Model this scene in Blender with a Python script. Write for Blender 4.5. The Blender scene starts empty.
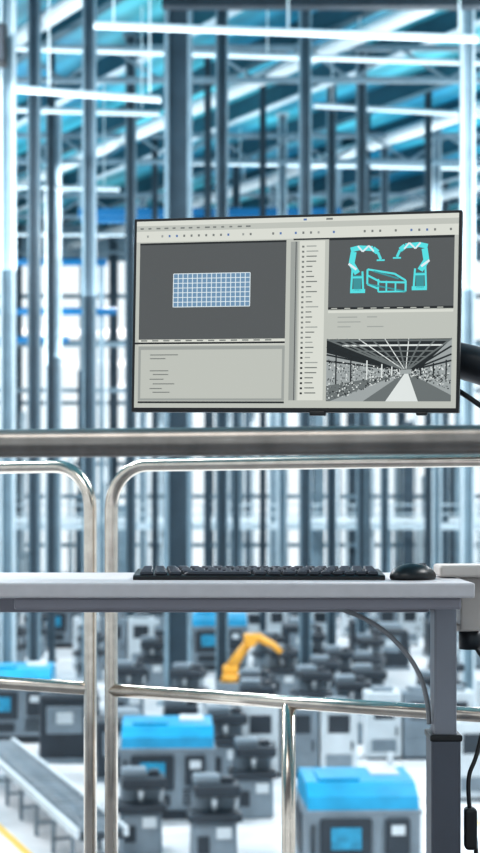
import bpy, bmesh, math, random
from mathutils import Vector, Matrix
random.seed(7)
sc = bpy.context.scene
try:
    sc.view_settings.view_transform = 'Standard'
    sc.view_settings.look = 'Medium High Contrast'
except Exception: pass

def lin(c):
    r=[]
    for v in c:
        v=v/255.0
        r.append(v/12.92 if v<=0.04045 else ((v+0.055)/1.055)**2.4)
    return (r[0],r[1],r[2],1.0)

MATS={}
def mat(name, rgb, rough=0.5, metal=0.0, noise=0.0, nscale=8.0, emit=0.0, bump=0.0):
    if name in MATS: return MATS[name]
    m=bpy.data.materials.new(name); m.use_nodes=True
    nt=m.node_tree; b=nt.nodes['Principled BSDF']
    col=lin(rgb)
    b.inputs['Base Color'].default_value=col
    b.inputs['Roughness'].default_value=rough
    b.inputs['Metallic'].default_value=metal
    if noise>0 or bump>0:
        tc=nt.nodes.new('ShaderNodeTexCoord'); n=nt.nodes.new('ShaderNodeTexNoise')
        n.inputs['Scale'].default_value=nscale; n.inputs['Detail'].default_value=4
        nt.links.new(tc.outputs['Object'],n.inputs['Vector'])
        if noise>0:
            cr=nt.nodes.new('ShaderNodeValToRGB')
            cr.color_ramp.elements[0].position=0.3; cr.color_ramp.elements[1].position=0.7
            cr.color_ramp.elements[0].color=[c*(1-noise) for c in col[:3]]+[1]
            cr.color_ramp.elements[1].color=[min(1,c*(1+noise)) for c in col[:3]]+[1]
            nt.links.new(n.outputs['Fac'],cr.inputs['Fac'])
            nt.links.new(cr.outputs['Color'],b.inputs['Base Color'])
        if bump>0:
            bp=nt.nodes.new('ShaderNodeBump'); bp.inputs['Strength'].default_value=bump
            nt.links.new(n.outputs['Fac'],bp.inputs['Height'])
            nt.links.new(bp.outputs['Normal'],b.inputs['Normal'])
    if emit>0:
        b.inputs['Emission Color'].default_value=col
        b.inputs['Emission Strength'].default_value=emit
    MATS[name]=m; return m

def uimat(name,rgb,k=0.93):
    """self-lit display pixel colour"""
    if name in MATS: return MATS[name]
    m=bpy.data.materials.new(name); m.use_nodes=True
    b=m.node_tree.nodes['Principled BSDF']
    b.inputs['Base Color'].default_value=(0.01,0.01,0.01,1)
    b.inputs['Roughness'].default_value=0.6
    b.inputs['Specular IOR Level'].default_value=0.2
    b.inputs['Emission Color'].default_value=lin(rgb)
    b.inputs['Emission Strength'].default_value=k
    MATS[name]=m; return m

class MB:
    """mesh builder: many shaped parts -> one mesh"""
    def __init__(s): s.bm=bmesh.new(); s.mats=[]
    def mi(s,m):
        if m not in s.mats: s.mats.append(m)
        return s.mats.index(m)
    def box(s,c,d,m,bev=0.0,rz=0.0,taper=1.0,seg=2):
        r=bmesh.ops.create_cube(s.bm,size=1.0); vs=r['verts']
        for v in vs:
            t=taper if v.co.z>0 else 1.0
            v.co=Vector((v.co.x*d[0]*t,v.co.y*d[1]*t,v.co.z*d[2]))
        fs=set(f for v in vs for f in v.link_faces)
        if bev>0:
            es=list(set(e for v in vs for e in v.link_edges))
            rb=bmesh.ops.bevel(s.bm,geom=es,offset=bev,segments=seg,affect='EDGES',profile=0.5)
            vs=set(rb['verts'])|set(v for v in vs if v.is_valid)
            fs=set(f for v in vs for f in v.link_faces)
        M=Matrix.Translation(Vector(c))@Matrix.Rotation(rz,4,'Z')
        for v in set(v for f in fs for v in f.verts): v.co=M@v.co
        i=s.mi(m)
        for f in fs: f.material_index=i
    def tube(s,pts,r,m,seg=12,closed=False,cap=True):
        pts=[Vector(p) for p in pts]; n=len(pts)
        rr=r if isinstance(r,(list,tuple)) else [r]*n
        rings=[]; prev=None
        for k,p in enumerate(pts):
            if k==0: t=pts[1]-pts[0]
            elif k==n-1: t=pts[-1]-pts[-2]
            else: t=(pts[k+1]-p).normalized()+(p-pts[k-1]).normalized()
            t.normalize()
            if prev is None:
                up=Vector((0,0,1)) if abs(t.z)<0.9 else Vector((0,1,0))
                a=t.cross(up).normalized()
            else:
                a=(prev-t*prev.dot(t)).normalized()
            prev=a; b=t.cross(a).normalized()
            rings.append([s.bm.verts.new(p+(a*math.cos(2*math.pi*j/seg)+b*math.sin(2*math.pi*j/seg))*rr[k]) for j in range(seg)])
        i=s.mi(m)
        for k in range(n-1):
            for j in range(seg):
                f=s.bm.faces.new((rings[k][j],rings[k][(j+1)%seg],rings[k+1][(j+1)%seg],rings[k+1][j]))
                f.material_index=i; f.smooth=True
        if cap:
            for rg in (list(reversed(rings[0])),rings[-1]):
                f=s.bm.faces.new(rg); f.material_index=i
    def poly(s,pts,m):
        f=s.bm.faces.new([s.bm.verts.new(Vector(p)) for p in pts]); f.material_index=s.mi(m)
    def prism(s,prof,x0,x1,m):
        """profile in (y,z) extruded along x"""
        i=s.mi(m)
        A=[s.bm.verts.new((x0,p[0],p[1])) for p in prof]; B=[s.bm.verts.new((x1,p[0],p[1])) for p in prof]
        n=len(prof)
        fs=[s.bm.faces.new(A),s.bm.faces.new(list(reversed(B)))]
        for k in range(n): fs.append(s.bm.faces.new((A[k],B[k],B[(k+1)%n],A[(k+1)%n])))
        for f in fs: f.material_index=i
    def mesh(s,name,recalc=True):
        if recalc: bmesh.ops.recalc_face_normals(s.bm,faces=s.bm.faces)
        me=bpy.data.meshes.new(name); s.bm.to_mesh(me); s.bm.free()
        for m in s.mats: me.materials.append(m)
        return me
    def obj(s,name,parent=None,loc=(0,0,0),rot=(0,0,0),recalc=True):
        o=bpy.data.objects.new(name,s.mesh(name,recalc)); sc.collection.objects.link(o)
        o.location=loc; o.rotation_euler=rot
        if parent: o.parent=parent
        return o
def empty(name,loc=(0,0,0),rot=(0,0,0)):
    o=bpy.data.objects.new(name,None); sc.collection.objects.link(o)
    o.location=loc; o.rotation_euler=rot; o.empty_display_size=0.1
    return o
def inst(name,me,loc,rz=0,scale=(1,1,1)):
    o=bpy.data.objects.new(name,me); sc.collection.objects.link(o)
    o.location=loc; o.rotation_euler=(0,0,rz); o.scale=scale
    return o

F=-4.93      # factory floor level (walkway floor is z=0)
CEIL=19.9
WX=40.0; Y0=-14.0; Y1=105.0

# ------------------------------------------------ materials
steel=mat('satin_steel',(216,206,195),0.2,1.0,0.1,30)
steel_d=mat('worn_steel_pipe',(146,140,135),0.3,1.0,0.2,22)
deskm=mat('desk_laminate',(184,181,184),0.4,0,0.04,40)
deskedge=mat('desk_frame_grey',(140,138,146),0.45,0.1,0.03,20)
legm=mat('leg_grey',(128,130,138),0.45,0.2,0.04,10)
legd=mat('leg_dark',(80,83,92),0.45,0.2,0.04,10)
black=mat('black_plastic',(18,19,22),0.4,0,0.1,30)
keym=mat('keycap_plastic',(50,54,64),0.4,0,0.08,60)
armm=mat('arm_dark_paint',(40,44,49),0.4,0.3,0.06,20)
beige=mat('clamp_paint',(186,179,174),0.45,0,0.03,20)
cablem=mat('cable_grey',(140,142,145),0.5)
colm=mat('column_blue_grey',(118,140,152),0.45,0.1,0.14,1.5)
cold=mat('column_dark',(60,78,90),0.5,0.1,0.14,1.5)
coll=mat('column_light',(184,200,208),0.5,0.05,0.08,1.5)
beamm=mat('beam_slate',(40,84,100),0.5,0.1,0.12,0.8)
ductm=mat('duct_white',(222,234,239),0.4,0.05,0.04,1)
bluem=mat('crane_blue',(10,100,148),0.45,0,0.08,1)
machg=mat('machine_grey',(118,130,139),0.45,0.1,0.16,2)
machd=mat('machine_dark',(46,54,62),0.45,0.1,0.16,2)
machw=mat('machine_white',(188,196,201),0.45,0,0.08,2)
hood=mat('blue_hood',(6,140,182),0.4,0,0.16,2)
scr=mat('machine_display',(40,132,165),0.3,0,0.35,6,emit=0.15)
orange=mat('robot_orange',(220,160,62),0.4,0,0.06,5)
concrete=mat('walkway_grating',(120,122,126),0.6,0.3,0.1,6)

# ------------------------------------------------ room shell
def floor_mat():
    m=bpy.data.materials.new('epoxy_floor'); m.use_nodes=True; nt=m.node_tree; b=nt.nodes['Principled BSDF']
    tc=nt.nodes.new('ShaderNodeTexCoord'); n=nt.nodes.new('ShaderNodeTexNoise'); n.inputs['Scale'].default_value=0.35; n.inputs['Detail'].default_value=5
    cr=nt.nodes.new('ShaderNodeValToRGB'); cr.color_ramp.elements[0].position=0.35; cr.color_ramp.elements[1].position=0.65
    cr.color_ramp.elements[0].color=lin((204,208,212)); cr.color_ramp.elements[1].color=lin((242,241,242))
    nt.links.new(tc.outputs['Object'],n.inputs['Vector']); nt.links.new(n.outputs['Fac'],cr.inputs['Fac']); nt.links.new(cr.outputs['Color'],b.inputs['Base Color'])
    b.inputs['Roughness'].default_value=0.22
    return m
def ceil_mat():
    m=bpy.data.materials.new('teal_roof_deck'); m.use_nodes=True; nt=m.node_tree; b=nt.nodes['Principled BSDF']
    tc=nt.nodes.new('ShaderNodeTexCoord'); mp=nt.nodes.new('ShaderNodeMapping'); mp.inputs['Rotation'].default_value=(0,0,math.radians(-31))
    w=nt.nodes.new('ShaderNodeTexWave'); w.inputs['Scale'].default_value=0.25; w.inputs['Distortion'].default_value=0.4
    n=nt.nodes.new('ShaderNodeTexNoise'); n.inputs['Scale'].default_value=0.12; n.inputs['Detail'].default_value=4
    cr=nt.nodes.new('ShaderNodeValToRGB'); cr.color_ramp.elements[0].position=0.38; cr.color_ramp.elements[1].position=0.62
    cr.color_ramp.elements[0].color=lin((20,126,160)); cr.color_ramp.elements[1].color=lin((88,196,212))
    mx=nt.nodes.new('ShaderNodeMixRGB'); mx.blend_type='MULTIPLY'; mx.inputs['Fac'].default_value=0.35
    nt.links.new(tc.outputs['Object'],mp.inputs['Vector']); nt.links.new(mp.outputs['Vector'],w.inputs['Vector'])
    nt.links.new(mp.outputs['Vector'],n.inputs['Vector']); nt.links.new(n.outputs['Fac'],cr.inputs['Fac'])
    nt.links.new(cr.outputs['Color'],mx.inputs['Color1']); nt.links.new(w.outputs['Color'],mx.inputs['Color2'])
    nt.links.new(mx.outputs['Color'],b.inputs['Base Color']); b.inputs['Roughness'].default_value=0.5
    return m
b=MB(); b.box((0,(Y0+Y1)/2,F-0.15),(2*WX,Y1-Y0,0.3),floor_mat()); b.obj('floor')
b=MB(); b.box((0,(Y0+Y1)/2,CEIL+0.15),(2*WX,Y1-Y0,0.3),ceil_mat()); b.obj('ceiling')

# glass
gm=bpy.data.materials.new('window_glass'); gm.use_nodes=True; nt=gm.node_tree
nt.nodes.remove(nt.nodes['Principled BSDF'])
tr=nt.nodes.new('ShaderNodeBsdfTransparent'); gl=nt.nodes.new('ShaderNodeBsdfGlossy'); mx=nt.nodes.new('ShaderNodeMixShader')
tr.inputs['Color'].default_value=(0.96,0.99,1,1); gl.inputs['Roughness'].default_value=0.05; mx.inputs['Fac'].default_value=0.06
nt.links.new(tr.outputs[0],mx.inputs[1]); nt.links.new(gl.outputs[0],mx.inputs[2]); nt.links.new(mx.outputs[0],nt.nodes['Material Output'].inputs['Surface'])
wallm=mat('wall_panel',(132,154,166),0.5,0,0.12,0.5)

def glazed_wall(name,wname,axis,pos,a0,a1,step=2.4):
    b=MB(); H=CEIL-F
    def bx(a,z,wa,hz,t,m):
        if axis=='y': b.box((a,pos,z),(wa,t,hz),m)
        else: b.box((pos,a,z),(t,wa,hz),m)
    L=a1-a0; mid=(a0+a1)/2
    bx(mid,F+1.0,L,2.0,0.3,wallm)
    bx(mid,CEIL-1.2,L,2.4,0.3,wallm)
    a=a0+0.2; k=0
    while a<a1:
        bx(a,(F+CEIL)/2,0.55 if k%3==0 else 0.22,H-0.02,0.36 if k%3==0 else 0.2,cold if k%3==0 else colm)
        a+=step; k+=1
    for z in (0.2,4.2,8.2,12.2,15.2): bx(mid,z,L,0.26,0.22,colm)
    b.obj(name)
    g=MB()
    if axis=='y': g.poly([(a0,pos,F+2),(a1,pos,F+2),(a1,pos,CEIL-2.4),(a0,pos,CEIL-2.4)],gm)
    else: g.poly([(pos,a0,F+2),(pos,a1,F+2),(pos,a1,CEIL-2.4),(pos,a0,CEIL-2.4)],gm)
    g.obj(wname)
glazed_wall('wall_far','window_1','y',Y1,-WX,WX,2.1)
glazed_wall('wall_back','window_2','y',Y0,-WX,WX,4.0)
glazed_wall('wall_left','window_3','x',-WX,Y0,Y1,4.0)
glazed_wall('wall_right','window_4','x',WX,Y0,Y1,4.0)

# ------------------------------------------------ roof structure
ax=Vector((-0.515,0.857,0)); bx_=Vector((0.857,0.515,0))
def clipline(off):
    p=bx_*off; ts=[]
    for t in [i*0.5 for i in range(-300,400)]:
        q=p+ax*t
        if abs(q.x)<WX-0.6 and Y0+0.6<q.y<Y1-0.6: ts.append(t)
    if len(ts)<8: return None
    return p+ax*ts[0], p+ax*ts[-1]
b=MB(); rz=math.atan2(ax.y,ax.x)
for k in range(-16,24):
    c=clipline(k*4.2)
    if not c: continue
    L=(c[1]-c[0]).length; m=(c[0]+c[1])/2
    b.box((m.x,m.y,CEIL-0.4),(L,0.3,0.8),beamm,rz=rz)
    b.box((m.x,m.y,CEIL-0.82),(L,0.42,0.06),coll if k%2 else beamm,rz=rz)
b.obj('roof_purlins')
b=MB()
for k in range(-6,9):
    c=clipline(k*10.5+2.1)
    if not c: continue
    z=CEIL-1.5
    b.tube([(c[0].x,c[0].y,z),(c[1].x,c[1].y,z)],0.3,ductm,seg=12)
    L=(c[1]-c[0]).length
    for t in range(4,int(L),8):
        p=c[0]+ax*t
        b.box((p.x,p.y,z+0.85),(0.08,0.08,1.3),ductm)
b.obj('ventilation_duct_run')
b=MB()
for y in (36,48,60,74,88,100):
    z=CEIL-2.0
    b.box((0,y,z+0.6),(2*WX-1,0.25,0.2),colm); b.box((0,y,z-0.6),(2*WX-1,0.25,0.2),colm)
    x=-WX+1; s=1
    while x<WX-3:
        b.tube([(x,y,z-0.6*s),(x+1.8,y,z+0.6*s)],0.07,colm,seg=6,cap=False); x+=1.8; s=-s
b.obj('roof_truss')

# linear high-bay lamps: housing, then separate area lights
b=MB(); lampm=mat('lamp_tube',(225,242,250),0.3,emit=0.65)
runs=[(46,47,13.9,-4.2,7),(47,48.5,12.5,-9,-2.4),(57,60,16.6,-14,16),(58.5,59.5,14.8,-16,-3),(65,68,16.4,3,18),(77,80,17.0,-20,20),(65.5,66.5,13.4,-18,-5),(90,90.5,15.5,-20,20)]
for (y,y2,z,x0,x1) in runs:
    b.tube([(x0,y,z+1.173),(x1,y2,z+1.173-0.1)],0.055,lampm,seg=8)
    b.tube([(x0,y,z+1.28),(x1,y2,z+1.18)],0.05,coll,seg=6)
    for t in (0.05,0.5,0.95):
        x=x0+(x1-x0)*t; zt=CEIL-0.02
        b.box((x,y+(y2-y)*t,(z+1.3+zt)/2),(0.05,0.05,zt-z-1.3),ductm)
b.obj('linear_lamp')
def area(name,loc,rot,sx,sy,e,col=(1,1,1)):
    l=bpy.data.lights.new(name,'AREA'); l.shape='RECTANGLE'; l.size=sx; l.size_y=sy; l.energy=e; l.color=col
    o=bpy.data.objects.new(name,l); sc.collection.objects.link(o); o.location=loc; o.rotation_euler=rot; return o
for i,(x,y) in enumerate([(-14,10),(14,10),(-14,40),(14,40),(-14,70),(14,70),(0,90)]):
    area('high_bay_light',(x,y,CEIL-3.2),(0,0,0),10,0.6,5800,(0.99,0.99,1))
for (x,y) in [(-10,45),(10,45),(-12,75),(12,75)]:
    area('ceiling_fill',(x,y,8.0),(math.pi,0,0),12,12,2900,(0.92,0.98,1))  # added fill without any fixture, aimed up to brighten the roof deck
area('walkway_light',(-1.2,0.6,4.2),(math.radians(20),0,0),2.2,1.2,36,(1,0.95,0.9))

# ------------------------------------------------ columns
def column_mesh(name,w,m1,m2,h):
    b=MB()   # H-section with base plate and head plate
    b.box((-w*0.42,0,h/2),(w*0.16,w,h),m1); b.box((w*0.42,0,h/2),(w*0.16,w,h),m1)
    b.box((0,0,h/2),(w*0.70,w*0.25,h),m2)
    b.box((0,0,0.04),(w*1.5,w*1.5,0.08),m1); b.box((0,0,h-0.06),(w*1.4,w*1.4,0.12),m1)
    return b.mesh(name)
H=CEIL-F
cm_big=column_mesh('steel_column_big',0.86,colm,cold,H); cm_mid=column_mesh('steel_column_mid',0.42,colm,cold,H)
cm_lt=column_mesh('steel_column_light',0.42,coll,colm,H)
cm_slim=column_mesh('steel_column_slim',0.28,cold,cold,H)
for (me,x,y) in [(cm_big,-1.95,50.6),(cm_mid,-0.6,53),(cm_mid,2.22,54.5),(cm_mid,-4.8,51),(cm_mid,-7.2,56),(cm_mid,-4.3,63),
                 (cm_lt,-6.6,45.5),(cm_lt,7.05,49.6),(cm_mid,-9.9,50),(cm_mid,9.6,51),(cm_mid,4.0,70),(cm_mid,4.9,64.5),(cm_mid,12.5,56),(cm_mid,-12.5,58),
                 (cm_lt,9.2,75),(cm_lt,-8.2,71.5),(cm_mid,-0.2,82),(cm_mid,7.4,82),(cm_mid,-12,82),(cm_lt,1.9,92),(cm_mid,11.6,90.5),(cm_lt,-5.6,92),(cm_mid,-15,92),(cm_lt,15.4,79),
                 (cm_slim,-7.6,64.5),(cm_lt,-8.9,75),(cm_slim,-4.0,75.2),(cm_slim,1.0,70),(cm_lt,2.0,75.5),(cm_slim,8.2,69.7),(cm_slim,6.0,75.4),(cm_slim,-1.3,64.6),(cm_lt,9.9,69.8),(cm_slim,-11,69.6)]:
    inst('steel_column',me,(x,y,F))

# far plant: pipe racks (one instanced mass)
b=MB()
for k in range(170):
    x=random.uniform(-22,22); y=random.uniform(94,103); w=random.choice([0.12,0.2,0.3,0.6]); h=random.uniform(3,20)
    b.box((x,y,F+h/2),(w,w,h),random.choice([coll,coll,colm,cold,ductm,ductm]))
for z,y in ((-3,95),(-1,99),(0.6,93.5),(2,97.5),(5,96),(8.5,98),(11.2,97)):
    b.box((0,y,z),(44,0.3,0.25),random.choice([coll,colm,ductm]))
b.obj('pipe_rack')
# elevated gallery
b=MB()
gy=86
b.box((0,gy,0.3),(48,2.4,0.35),coll); 
for z in (0.95,1.45): b.tube([(-24,gy-1.15,z),(24,gy-1.15,z)],0.05,coll,seg=6)
for x in range(-24,25,2):
    b.box((x,gy-1.15,0.95),(0.08,0.08,1.0),coll)
    if x%4==0: b.box((x,gy,(0.12+F)/2),(0.3,0.3,0.12-F),colm)
b.obj('maintenance_gallery')
# blue overhead crane
b=MB()
b.box((-1.5,80.5,15.9),(13,0.7,0.5),bluem,0.05); b.box((-1.5,79.2,15.9),(13,0.3,0.4),bluem)
b.box((-1.5,79.9,15.3),(1.6,1.6,0.6),machd,0.1); b.tube([(-1.5,79.9,15.1),(-1.5,79.9,12.0)],0.04,machd,seg=6)
b.box((-1.5,79.9,11.8),(0.4,0.4,0.5),orange,0.08)
for x in (-7.9,4.9): b.box((x,79.9,17.8),(0.25,1.5,4.1),colm)
b.obj('overhead_crane')
b=MB()
for z,x0,x1 in ((11.6,-16,-6.5),(14.2,-16,-7),(10.1,-13,-9)):
    b.tube([(x0,84,z),(x1,84,z)],0.2,bluem,seg=10)
for x in (-15,-11,-7.3): b.box((x,84.3,(F+14.5)/2),(0.25,0.25,14.5-F),colm)
b.obj('blue_glow_tubes')  # blue tubes made up to imitate the bluish glow on the left
b=MB(); b.box((3.5,47.2,16.25),(11.6,0.3,0.4),machd); b.box((3.5,47.2,16.02),(11.6,0.45,0.06),machd)
for x in (-1.9,9.0): b.box((x,47.2,(16.3+CEIL)/2),(0.2,0.2,CEIL-16.3),cold)
b.obj('gantry_beam')
b=MB(); b.box((-6.78,44.85,14.2),(0.5,0.5,1.15),black,0.05); b.box((-6.78,44.58,14.2),(0.4,0.04,1.0),machd,0.01); b.box((-6.68,45.18,14.2),(0.15,0.2,0.2),black)
b.obj('loudspeaker')

# ------------------------------------------------ factory equipment
def cnc_mesh():
    b=MB(); w,d,h=1.9,2.3,1.75
    b.box((0,0,0.1),(w*0.94,d*0.94,0.2),machd)
    b.box((0,0,0.2+(h-0.55)/2),(w,d,h-0.5),machg,0.08)
    b.prism([(-d/2+0.02,h-0.36),(-d/2+0.12,h-0.12),(-d/2+0.5,h+0.06),(d/2-0.5,h+0.1),(d/2-0.1,h-0.08),(d/2-0.02,h-0.36)],-w/2+0.03,w/2-0.03,hood)
    b.box((-0.35,-0.1,h+0.08),(0.7,1.0,0.08),hood,0.02); b.box((0.5,0.3,h+0.08),(0.5,0.8,0.08),machw,0.02)
    b.box((0,0,h-0.36),(w*1.02,d*1.01,0.07),machg,0.02)
    b.box((-0.3,-d/2-0.03,0.95),(0.85,0.08,0.7),machd,0.03)
    b.box((-0.3,-d/2-0.075,0.98),(0.5,0.02,0.36),scr)
    b.box((0.55,-d/2-0.05,1.0),(0.4,0.12,0.6),machd,0.03); b.box((0.55,-d/2-0.12,1.12),(0.22,0.02,0.16),machw)
    b.box((-0.3,-d/2-0.02,0.4),(0.7,0.03,0.22),machd,0.01)
    b.tube([(-0.85,-d/2-0.05,0.7),(-0.85,-d/2-0.05,1.2)],0.03,machd,seg=8)
    for k in range(5): b.box((0.55,-d/2-0.01,0.32+k*0.07),(0.5,0.03,0.03),machd)
    for s in (-1,1):
        b.box((s*(w/2+0.01),0.2,0.9),(0.04,1.2,0.7),machd,0.01)
    b.tube([(0.7,0.7,h-0.1),(0.7,0.7,h+0.35)],0.05,machw,seg=8)
    return b.mesh('cnc_machine')
def station_mesh():
    b=MB()
    b.box((0,0,0.4),(0.78,0.78,0.8),machg,0.04,taper=0.96)
    b.box((0,-0.05,0.86),(0.92,0.85,0.14),machd,0.03)
    b.box((0,0.15,1.08),(0.72,0.42,0.34),machg,0.04)
    b.box((0.05,-0.02,1.3),(0.8,0.66,0.2),machd,0.04)
    b.box((-0.12,0.08,1.46),(0.46,0.4,0.16),machg,0.04); b.box((0.25,0.1,1.44),(0.2,0.3,0.1),machd,0.02)
    b.tube([(0,-0.22,1.2),(0,-0.22,0.95)],[0.07,0.03],machw,seg=8)
    b.box((0.15,-0.40,0.6),(0.26,0.04,0.2),machw,0.01); b.box((-0.2,-0.40,0.4),(0.2,0.03,0.3),machd,0.01)
    b.tube([(0.36,-0.2,0.9),(0.4,-0.2,1.25)],0.03,machw,seg=6)
    return b.mesh('assembly_station')
def cabinet_mesh():
    b=MB()
    for i in range(3):
        x=(i-1)*0.9
        b.box((x,0,0.85),(0.86,0.8,1.6),machw if i!=1 else machg,0.03); b.box((x,0,0.04),(0.8,0.74,0.08),machd)
        b.box((x,-0.41,1.2),(0.5,0.03,0.42),machd,0.01); b.box((x+0.3,-0.42,0.7),(0.04,0.04,0.22),machd)
        b.box((x,-0.41,0.35),(0.6,0.02,0.3),machg)
        b.box((x,0,1.7),(0.5,0.5,0.1),machg,0.02)
    return b.mesh('electrical_cabinet')
def block_mesh():
    b=MB()
    b.box((0,0,0.75),(1.3,1.6,1.5),machd,0.08); b.box((0,0.1,1.6),(1.0,1.1,0.24),machg,0.08,taper=0.85)
    b.box((-0.1,-0.82,0.95),(0.8,0.05,0.6),machg,0.02); b.box((-0.1,-0.86,1.0),(0.36,0.03,0.25),machw)
    b.box((0.68,0,0.6),(0.1,1.2,0.8),machg,0.02); b.box((0,0,0.06),(1.4,1.7,0.12),machg)
    return b.mesh('press_machine')
cnc=cnc_mesh(); stn=station_mesh(); cab=cabinet_mesh(); blk=block_mesh()
placed=[]
def put(name,me,x,y,rz=0,s=1.0,r=1.3):
    placed.append((x,y,r)); return inst(name,me,(x,y,F),rz,(s,s,s))
put('cnc_machine',cnc,1.90,26.3,0.05,0.96)
put('cnc_machine',cnc,-1.48,32.6,0.05,0.99,1.5)
put('cnc_machine',cnc,-6.0,43,0.05,1.05)
put('press_machine',blk,-4.2,39.4,0.1,1.1)
put('press_machine',blk,-2.7,36.6,0.1,0.9,0.8)
put('assembly_station',stn,-1.78,28.6,0.1,0.97,0.6)
put('assembly_station',stn,-0.46,27.6,0.1,1.0,0.7)
put('assembly_station',stn,0.25,32,0.1,1.0,0.7)
put('assembly_station',stn,-0.35,36.0,0.1,1.1,0.7)
put('assembly_station',stn,-1.4,37.5,0.1,1.1,0.7)
put('electrical_cabinet',cab,1.35,37,0.05,1.0,1.6)
put('electrical_cabinet',cab,4.4,39.5,0.05,1.0,1.6)
put('electrical_cabinet',cab,5.8,34,0.05,1.0,1.6)
put('electrical_cabinet',cab,7.6,42,0.05,1.0,1.6)
for i,(x,y) in enumerate([(1.3,51.5),(2.5,47.6),(3.1,51),(3.9,49),(1.0,57),(2.6,58),(4.5,56),(-1.5,45.2),(0.4,43.6),(2.0,44.6),(3.6,45),(6.0,47),(-3.2,46),(-3.0,55),(-5.4,57.5),(-8.6,60),(0.4,41),(2.9,42),(5.2,43.2)]):
    put('assembly_station',stn,x,y,random.uniform(-0.3,0.3),1.15,0.9)
for y in (62,67,72,77.5,82.5,90):
    x=-24+random.uniform(0,2)
    while x<24:
        me,nm=random.choice([(cnc,'cnc_machine'),(cab,'electrical_cabinet'),(blk,'press_machine'),(cab,'electrical_cabinet'),(stn,'assembly_station')])
        ok=all((x-a)**2+(y-c)**2>(r+1.3)**2 for a,c,r in placed)
        if ok: put(nm,me,x,y,0.05,random.uniform(0.95,1.25))
        x+=random.uniform(2.9,4.2)
for y in (36,44,52):
    for x in list(range(-24,-8,4))+list(range(11,25,4)):
        me,nm=random.choice([(cnc,'cnc_machine'),(cab,'electrical_cabinet'),(blk,'press_machine')])
        put(nm,me,x+random.uniform(-.4,.4),y,0.05)
# orange robot
def robot(loc,s=1.0):
    e=empty('industrial_robot_arm',loc)
    b=MB(); b.box((0,0,0.35),(0.8,0.8,0.7),machg,0.05); b.obj('pedestal',e)
    b=MB(); b.tube([(0,0,0.7),(0,0,0.95)],[0.33,0.26],orange,16); b.box((0,0,1.08),(0.5,0.42,0.32),orange,0.08); b.obj('turret',e)
    b=MB(); b.tube([(0,0,1.12),(0.28,0,1.55),(0.62,0,2.0)],[0.2,0.16,0.15],orange,14)
    b.tube([(0.62,-0.25,2.0),(0.62,0.25,2.0)],0.2,orange,14); b.obj('lower_arm',e)
    b=MB(); b.tube([(0.42,0,2.05),(0.9,0,2.08),(1.35,0,1.85),(1.6,0,1.62)],[0.18,0.15,0.11,0.1],orange,14); b.obj('forearm',e)
    b=MB(); b.tube([(1.6,0,1.62),(1.7,0,1.42)],0.1,machd,10); b.box((1.68,-0.09,1.32),(0.06,0.06,0.25),machd); b.box((1.76,0.09,1.32),(0.06,0.06,0.25),machd); b.obj('gripper',e)
    e.scale=(s,s,s); return e
robot((-0.3,50.3,F),1.0)
# conveyors on the left
def conveyor(loc,L,rz):
    b=MB()
    for s in (-1,1):
        b.box((s*0.42,0,0.72),(0.08,L,0.16),machw,0.01)
    b.box((0,0,0.62),(0.76,L,0.03),machd)
    k=-L/2+0.15
    while k<L/2: 
        b.tube([(-0.38,k,0.73),(0.38,k,0.73)],0.055,machg,8); k+=0.38
    k=-L/2+0.4
    while k<L/2:
        for s in (-1,1): b.box((s*0.42,k,0.32),(0.07,0.07,0.64),machg); 
        b.box((0,k,0.25),(0.8,0.05,0.05),machg); k+=1.6
    return b.obj('roller_conveyor',None,loc,(0,0,rz))
conveyor((-4.0,31.9,F),11,math.radians(18))
conveyor((-6.6,34.2,F),9,math.radians(18))
b=MB(); ym=mat('floor_line_yellow',(226,186,84),0.5)
b.box((-4.25,29.7,F+0.004),(0.16,7,0.008),ym,rz=math.radians(20)); b.box((6.5,27,F+0.004),(0.14,10,0.008),ym,rz=math.radians(24)); b.obj('floor_marking')

# ------------------------------------------------ walkway
b=MB(); b.box((0,0.7,-0.1),(9,7.0,0.2),concrete); 
b.box((0,4.15,-0.22),(9,0.12,0.44),cold)
for x in (-4.2,0,4.2):
    for y in (-2.4,3.8): b.box((x,y,(F-0.2)/2),(0.25,0.25,-F-0.2),colm)
b.obj('mezzanine_walkway')

# guard rail (back), runs slightly skewed to the desk
RD=Vector((0.8,-0.46,0)).normalized(); R0=Vector((-0.305,3.75,0))
def rp(s,z): p=R0+RD*s; return (p.x,p.y,z)
def arc(s0,z0,r,a0,a1,n=8):
    return [rp(s0+r*math.cos(a0+(a1-a0)*k/n), z0+r*math.sin(a0+(a1-a0)*k/n)) for k in range(n+1)]
def panel(name,sa,sb,mids):
    e=empty(name); top=1.277; r=0.1; R=0.0155
    b=MB()
    path=[rp(sa,0.0),rp(sa,0.7)]+arc(sa+r,top-r,r,math.pi,math.pi/2)+arc(sb-r,top-r,r,math.pi/2,0)+[rp(sb,0.7),rp(sb,0.0)]
    b.tube(path,R,steel,16); b.obj('hoop',e)
    b=MB(); b.tube([rp(sa,0.751),rp(sb,0.751)],R,steel,14); b.tube([rp(sa,0.28),rp(sb,0.28)],R,steel,14)
    b.obj('mid_rails',e)
    b=MB()
    for m in mids:
        b.tube([rp(m,0.751),rp(m,0.0)],R,steel,14)
    for m in list(mids)+[sa,sb]: b.tube([rp(m,0.0),rp(m,0.012)],0.045,steel,16)
    b.obj('posts',e)
panel('guard_railing',0.004,1.30,[0.475])
panel('guard_railing',-1.4,-0.056,[-0.9])
panel('guard_railing',1.36,2.4,[1.9])

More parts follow.
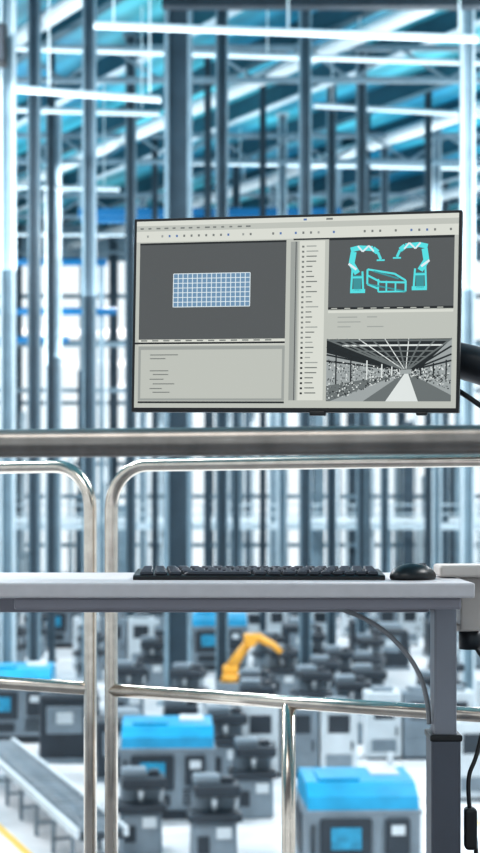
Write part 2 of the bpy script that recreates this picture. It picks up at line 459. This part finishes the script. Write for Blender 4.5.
# front handrail, between camera side and desk
e=empty('handrail')
pA=Vector((-1.3,2.25,1.2585)); pB=Vector((1.3,1.75,1.2585))
n=14
b=MB()
b.tube([pA.lerp(pB,k/n) for k in range(n+1)],0.0182,steel_d,24); b.obj('grab_bar',e)
b=MB()
for p in (pA.lerp(pB,0.03),pA.lerp(pB,0.97)):
    b.tube([(p.x,p.y,0),(p.x,p.y,p.z-0.01)],0.017,steel_d,16); b.tube([(p.x,p.y,0),(p.x,p.y,0.012)],0.05,steel_d,16)
b.obj('posts',e)

# ------------------------------------------------ desk
e=empty('standing_desk')
b=MB(); b.box((-0.3015,2.925,1.037),(1.397,0.45,0.026),deskm,0.004,seg=3); b.obj('desktop',e)
b=MB(); b.box((-0.004,2.80,1.0135),(0.764,0.14,0.021),deskedge,0.004); b.box((-0.3,2.98,1.004),(1.3,0.06,0.04),deskedge,0.004); b.obj('under_frame',e)
for nm,x in (('leg_right',0.3685),('leg_left',-0.93)):
    b=MB()
    b.box((x,2.9,0.87),(0.040,0.07,0.31),legm,0.004); b.box((x,2.9,0.40),(0.053,0.085,0.74),legd,0.005)
    b.box((x,2.9,0.765),(0.058,0.09,0.012),black,0.003)
    b.box((x,2.9,0.02),(0.075,0.62,0.04),legd,0.008)
    b.box((x,2.95,1.015),(0.04,0.16,0.018),legm,0.003)
    b.obj(nm,e)
b=MB(); b.box((-0.3,2.97,0.06),(1.2,0.05,0.03),legd,0.004); b.obj('cross_bar',e)

def smooth(pts,n=8):
    P=[Vector(p) for p in pts]; P=[P[0]*2-P[1]]+P+[P[-1]*2-P[-2]]; out=[]
    for i in range(1,len(P)-2):
        for k in range(n):
            t=k/n; a,b_,c,d=P[i-1],P[i],P[i+1],P[i+2]
            out.append(0.5*((2*b_)+(-a+c)*t+(2*a-5*b_+4*c-d)*t*t+(-a+3*b_-3*c+d)*t**3))
    out.append(P[-2]); return out
b=MB(); b.tube(smooth([(0.10,2.90,1.006),(0.18,2.90,0.994),(0.25,2.90,0.962),(0.300,2.90,0.915),(0.328,2.90,0.868),(0.340,2.90,0.82),(0.343,2.90,0.785)]),0.0045,cablem,10); b.obj('cable',e)
b=MB(); b.tube(smooth([(0.43,2.96,0.93),(0.46,2.93,0.86),(0.43,2.89,0.74),(0.412,2.88,0.69),(0.415,2.88,0.62),(0.425,2.88,0.56),(0.425,2.88,0.3),(0.44,2.88,0.012)]),0.004,black,10)
b.box((0.415,2.88,0.60),(0.022,0.03,0.075),black,0.006); b.obj('power_cable')

# keyboard
e=empty('computer_keyboard',(0.0335,2.81,1.05))
b=MB(); b.prism([(0,0.0),(0,0.006),(0.004,0.008),(0.136,0.015),(0.142,0.013),(0.142,0.0)],-0.2215,0.2215,black); b.obj('case',e)
b=MB()
for r in range(6):
    y=0.016+r*0.0212; z=0.0075+ (y/0.14)*0.0075
    n=[15,17,18,18,19,20][r]; x=-0.212; tot=0.424
    ws=[1.0]*n
    if r==0: ws=[1.3,1.2,1.2,6.0,1.2,1.2,1.3]+[1]*7
    k=tot/sum(ws)
    for w in ws:
        W=w*k; b.box((x+W/2,y,z+0.0035),(W-0.0028,0.0178,0.006),keym,0.0012,taper=0.86,seg=1); x+=W
b.obj('keycaps',e)
# mouse
b=MB()
r=bmesh.ops.create_uvsphere(b.bm,u_segments=32,v_segments=20,radius=1)
for v in r['verts']:
    x,y,z=v.co; z=max(z,-0.25)
    yy=y*0.055; w=0.036*(1-0.12*y)
    zz=(z+0.25)*0.023*(1-0.16*y*y+0.08*(-y)) 
    v.co=Vector((x*w,yy,zz))
for f in b.bm.faces: f.smooth=True
b.mi(black)
b.box((0,0.03,0.0235),(0.007,0.018,0.009),keym,0.002)
b.obj('computer_mouse',None,(0.309,2.84,1.05),(0,0,math.radians(-35)))

# ------------------------------------------------ monitor
M=empty('computer_monitor',(0.0965,2.925,1.532),(math.radians(0),math.radians(1.0),math.radians(-14.2)))
W,Hm=0.612,0.361
b=MB(); b.box((0,0.006,0),(W,0.018,Hm),black,0.0015); b.box((0,0.024,-0.02),(W*0.6,0.026,Hm*0.6),black,0.008)
b.box((0.05,0.0,-Hm/2-0.002),(0.03,0.014,0.008),black,0.002); b.box((0.24,0.0,-Hm/2-0.002),(0.02,0.012,0.006),black,0.002)
b.obj('housing',M)
SW,SH=0.6015,0.348; SX=-SW/2; SZ=0.1755
cream=uimat('ui_cream',(184,187,180)); cream2=uimat('ui_cream_light',(208,210,202)); grey=uimat('ui_panel_grey',(154,158,154))
dark=uimat('ui_viewport_dark',(90,93,94)); darker=uimat('ui_strip_dark',(42,45,47)); white=uimat('ui_white',(215,226,230)); icon=uimat('ui_icon',(118,122,119))
cyan=uimat('ui_cyan',(90,215,218)); cyan2=uimat('ui_cyan_dim',(66,146,152)); gridc=uimat('ui_grid_blue',(112,144,172)); 
pw=uimat('photo_white',(214,219,217)); pg=uimat('photo_grey',(108,114,114)); pd=uimat('photo_dark',(38,43,45)); pl=uimat('photo_lightgrey',(156,162,162)); blu=uimat('ui_blue',(90,120,170)); yel=uimat('ui_yellow',(170,165,110))
b=MB()
def S(u,v,l): return (SX+u*SW,-0.0032-0.00025*l,SZ-v*SH)
def rect(u0,v0,u1,v1,m,l): b.poly([S(u0,v0,l),S(u1,v0,l),S(u1,v1,l),S(u0,v1,l)],m)
def stroke(pts,w,m,l):
    for (p,q) in zip(pts[:-1],pts[1:]):
        a=Vector((p[0]*SW,p[1]*SH)); c=Vector((q[0]*SW,q[1]*SH)); d=c-a
        if d.length<1e-6: continue
        nrm=Vector((-d.y,d.x)).normalized()*w*SW/2
        P=[a+nrm,c+nrm,c-nrm,a-nrm]
        b.poly([S(t.x/SW,t.y/SH,l) for t in P],m)
rect(0,0,1,1,cream,0)
rect(0,0,1,0.025,cream2,1); rect(0,0.055,1,0.112,cream2,1)
for k in range(14): rect(0.012+k*0.026,0.036,0.012+k*0.026+random.uniform(.008,.016),0.044,icon,2)
for k in range(42):
    if random.random()<0.65: rect(0.01+k*0.0235,0.076,0.016+k*0.0235,0.088,random.choice([icon,icon,grey,blu]),2)
rect(0.53,0.008,0.54,0.018,blu,2); rect(0.60,0.008,0.62,0.018,icon,2)
# left viewport
rect(0.012,0.118,0.478,0.128,darker,1)
rect(0.012,0.128,0.478,0.635,dark,1)
u0,u1,v0,v1=0.122,0.366,0.285,0.462
rect(u0,v0,u1,v1,gridc,2)
for k in range(17): 
    u=u0+(u1-u0)*k/16; rect(u-0.0013,v0,u+0.0013,v1,white,3)
for k in range(8):
    v=v0+(v1-v0)*k/7; rect(u0,v-0.002,u1,v+0.002,white,3)
rect(0.012,0.635,0.478,0.665,cream2,1); rect(0.0,0.650,0.478,0.660,darker,2)
for k in range(12): rect(0.02+k*0.036,0.638,0.04+k*0.036,0.645,icon,2)
rect(0.012,0.672,0.478,0.962,grey,1); rect(0.02,0.69,0.47,0.95,cream,2)
for (u,v,w) in [(0.05,0.715,0.09),(0.05,0.735,0.05),(0.05,0.80,0.06),(0.06,0.82,0.05),(0.05,0.845,0.045),(0.06,0.87,0.07),(0.05,0.895,0.04),(0.06,0.915,0.055)]:
    rect(u,v,u+w,v+0.005,icon,3)
rect(0.012,0.966,0.478,0.976,darker,1)
# centre column
rect(0.485,0.118,0.605,0.965,cream,1); rect(0.492,0.128,0.515,0.96,grey,2); rect(0.507,0.128,0.510,0.96,dark,3)
rect(0.52,0.125,0.598,0.96,cream2,2); rect(0.500,0.112,0.61,0.12,darker,3)
for k in range(30):
    v=0.15+k*0.0265
    rect(0.527,v,0.534,v+0.010,darker if k>19 else icon,3); rect(0.541,v,0.541+random.uniform(.015,.042),v+0.006,random.choice([icon,icon,grey,grey]),3)
# right top viewport
rect(0.610,0.112,0.988,0.125,darker,1)
rect(0.610,0.125,0.988,0.475,dark,1); rect(0.610,0.475,0.988,0.487,darker,2)
for k in range(9): rect(0.62+k*0.04,0.479,0.638+k*0.04,0.484,cream,3)
def uv(px,py): return ((px-132)/328.0,(py-215)/196.0)
def Ls(pts,w,m,l=3): stroke([uv(*p) for p in pts],w,m,l)
for fl in (1,-1):
    P=(lambda *a:[(x,y) for x,y in a]) if fl==1 else (lambda *a:[(784-x,y-2) for x,y in a])
    Ls(P((361,292),(361,276)),0.024,cyan2,3); Ls(P((354,292),(369,292)),0.012,cyan,3)
    Ls(P((355,290),(356,268)),0.006,cyan,4); Ls(P((367,290),(366,272)),0.006,cyan,4); Ls(P((356,278),(366,278)),0.006,cyan,4)
    Ls(P((361,274),(355,264),(357,252)),0.018,cyan,4); Ls(P((354,250),(362,248),(376,249),(381,253)),0.015,cyan,4)
    Ls(P((361,246),(366,252),(372,246),(377,252)),0.005,white,5); Ls(P((381,253),(384,260)),0.008,cyan,4); Ls(P((380,261),(388,261)),0.005,cyan,4)
    Ls(P((352,264),(360,270)),0.007,white,5)
# table in wireframe
Ls([(371,270),(398,275),(409,282),(409,293)],0.006,cyan); Ls([(371,270),(371,285),(382,290)],0.006,cyan); Ls([(371,276),(384,283),(409,284)],0.006,cyan)
Ls([(382,280),(382,293),(409,293)],0.005,cyan); Ls([(371,285),(386,288),(409,293)],0.005,cyan2); Ls([(390,282),(390,293)],0.005,cyan); Ls([(399,283),(399,293)],0.005,cyan); Ls([(377,272),(402,280)],0.005,cyan2)
# right middle
rect(0.610,0.492,0.988,0.635,cream,1); rect(0.610,0.492,0.988,0.505,cream2,2)
for (u,v,w) in [(0.64,0.525,0.06),(0.73,0.525,0.03),(0.64,0.55,0.07),(0.64,0.575,0.04),(0.73,0.575,0.05)]: rect(u,v,u+w,v+0.005,grey,3)
# monochrome factory picture on the display
a0,a1,c0,c1=0.608,0.985,0.642,0.965
rect(a0,c0,a1,c1,pl,1)
def T(x,y): return (a0+(a1-a0)*x,c0+(c1-c0)*y)
def tq(pts,m,l): b.poly([S(*T(*p),l) for p in pts],m)
tq([(0,0),(1,0),(0.75,0.48),(0.55,0.5),(0,0.22)],pd,2)
tq([(0,0.22),(0.55,0.5),(0.5,0.55),(0,0.6)],pl,2)
tq([(0,1),(0,0.75),(0.6,0.56),(0.68,0.56),(1,0.9),(1,1)],pg,2)
tq([(0.48,1),(0.63,0.56),(0.66,0.56),(0.74,1)],pw,3)
tq([(0.03,1),(0.6,0.56),(0.62,0.56),(0.3,1)],pl,3)
def ts(pts,w,m,l): stroke([T(*p) for p in pts],w,m,l)
vp=(0.64,0.52)
for x in (0.0,0.08,0.16,0.26,0.36,0.47,0.57,0.66,0.76,0.88,1.0):
    ts([(x,0),(x+(vp[0]-x)*0.93,vp[1]*0.93)],0.003 if int(x*50)%2 else 0.005,pw if int(x*100)%4 else pg,4)
for y in (0.12,0.25,0.35): ts([(0,y),(0.6,0.5)],0.005,pd,4); ts([(1,y),(0.69,0.5)],0.005,pd,4)
for t in (0.05,0.2,0.38,0.55,0.7,0.8):
    ts([(vp[0]*t,vp[1]*t+0.0),(1-(1-vp[0])*t,vp[1]*t)],0.005*(1.2-t),pg if t!=0.2 else pw,4)
for k in range(900):
    x=random.random()
    if 0.60<x<0.68: continue
    t=abs(x-vp[0]); y=random.uniform(0.5-0.28*t,0.56+0.7*t); w=random.uniform(.004,.013); h=random.uniform(.006,.03)
    if y+h>1 or x+w>1: continue
    tq([(x,y),(x+w,y),(x+w,y+h),(x,y+h)],random.choice([pd,pd,pg,pw,pw,pl]),4.5+(k%20)*0.3)
for x in (0.08,0.2,0.33,0.45,0.53,0.76,0.86,0.96):
    hh=0.5*abs(x-vp[0]); ts([(x,0.5-hh),(x,0.56+hh*0.6)],0.004,pw if int(x*100)%2 else pd,11)
b.obj('display_panel',M,recalc=False)

# monitor arm
e=empty('monitor_arm')
b=MB(); b.box((0.106,2.967,1.532),(0.10,0.012,0.10),armm,0.003,rz=math.radians(-14.2)); b.tube([(0.107,2.968,1.532),(0.118,3.012,1.532)],0.022,armm,16); b.obj('vesa_plate',e)
b=MB(); b.tube(smooth([(0.118,3.015,1.535),(0.22,3.01,1.50),(0.34,2.99,1.468),(0.43,2.97,1.445),(0.505,2.94,1.415)]),0.034,armm,20)
b.tube([(0.118,3.015,1.495),(0.118,3.015,1.575)],0.035,armm,18); b.tube([(0.505,2.94,1.365),(0.505,2.94,1.455)],0.037,armm,18); b.obj('link',e)
b=MB(); b.tube([(0.505,2.94,1.075),(0.505,2.94,1.40)],0.018,steel_d,18); b.obj('pole',e)
b=MB(); b.box((0.445,2.93,1.0625),(0.17,0.10,0.022),beige,0.005); b.box((0.425,2.97,1.0),(0.04,0.06,0.10),beige,0.004)
b.box((0.415,2.97,0.955),(0.04,0.05,0.012),beige,0.003); b.tube([(0.428,2.97,0.915),(0.428,2.97,0.95)],0.022,armm,16); b.obj('desk_clamp',e)
b=MB(); b.tube(smooth([(0.33,2.945,1.42),(0.39,2.92,1.395),(0.44,2.90,1.36),(0.49,2.90,1.33),(0.503,2.92,1.24),(0.49,2.92,1.08)]),0.005,black,10); b.obj('cable',e)

# ------------------------------------------------ world & camera
w=bpy.data.worlds.new('sky'); sc.world=w; w.use_nodes=True
bg=w.node_tree.nodes['Background']; bg.inputs['Color'].default_value=(0.91,0.965,1.0,1); bg.inputs['Strength'].default_value=1.06
cam=bpy.data.cameras.new('camera'); co=bpy.data.objects.new('camera',cam); sc.collection.objects.link(co); sc.camera=co
co.location=(0,0,1.173); co.rotation_euler=(math.radians(90),0,0)
cam.sensor_fit='VERTICAL'; cam.sensor_height=36; cam.lens=67.5; cam.shift_y=0.0979
cam.clip_end=500; cam.clip_start=0.05
cam.dof.use_dof=True; cam.dof.focus_distance=2.88; cam.dof.aperture_fstop=6.0
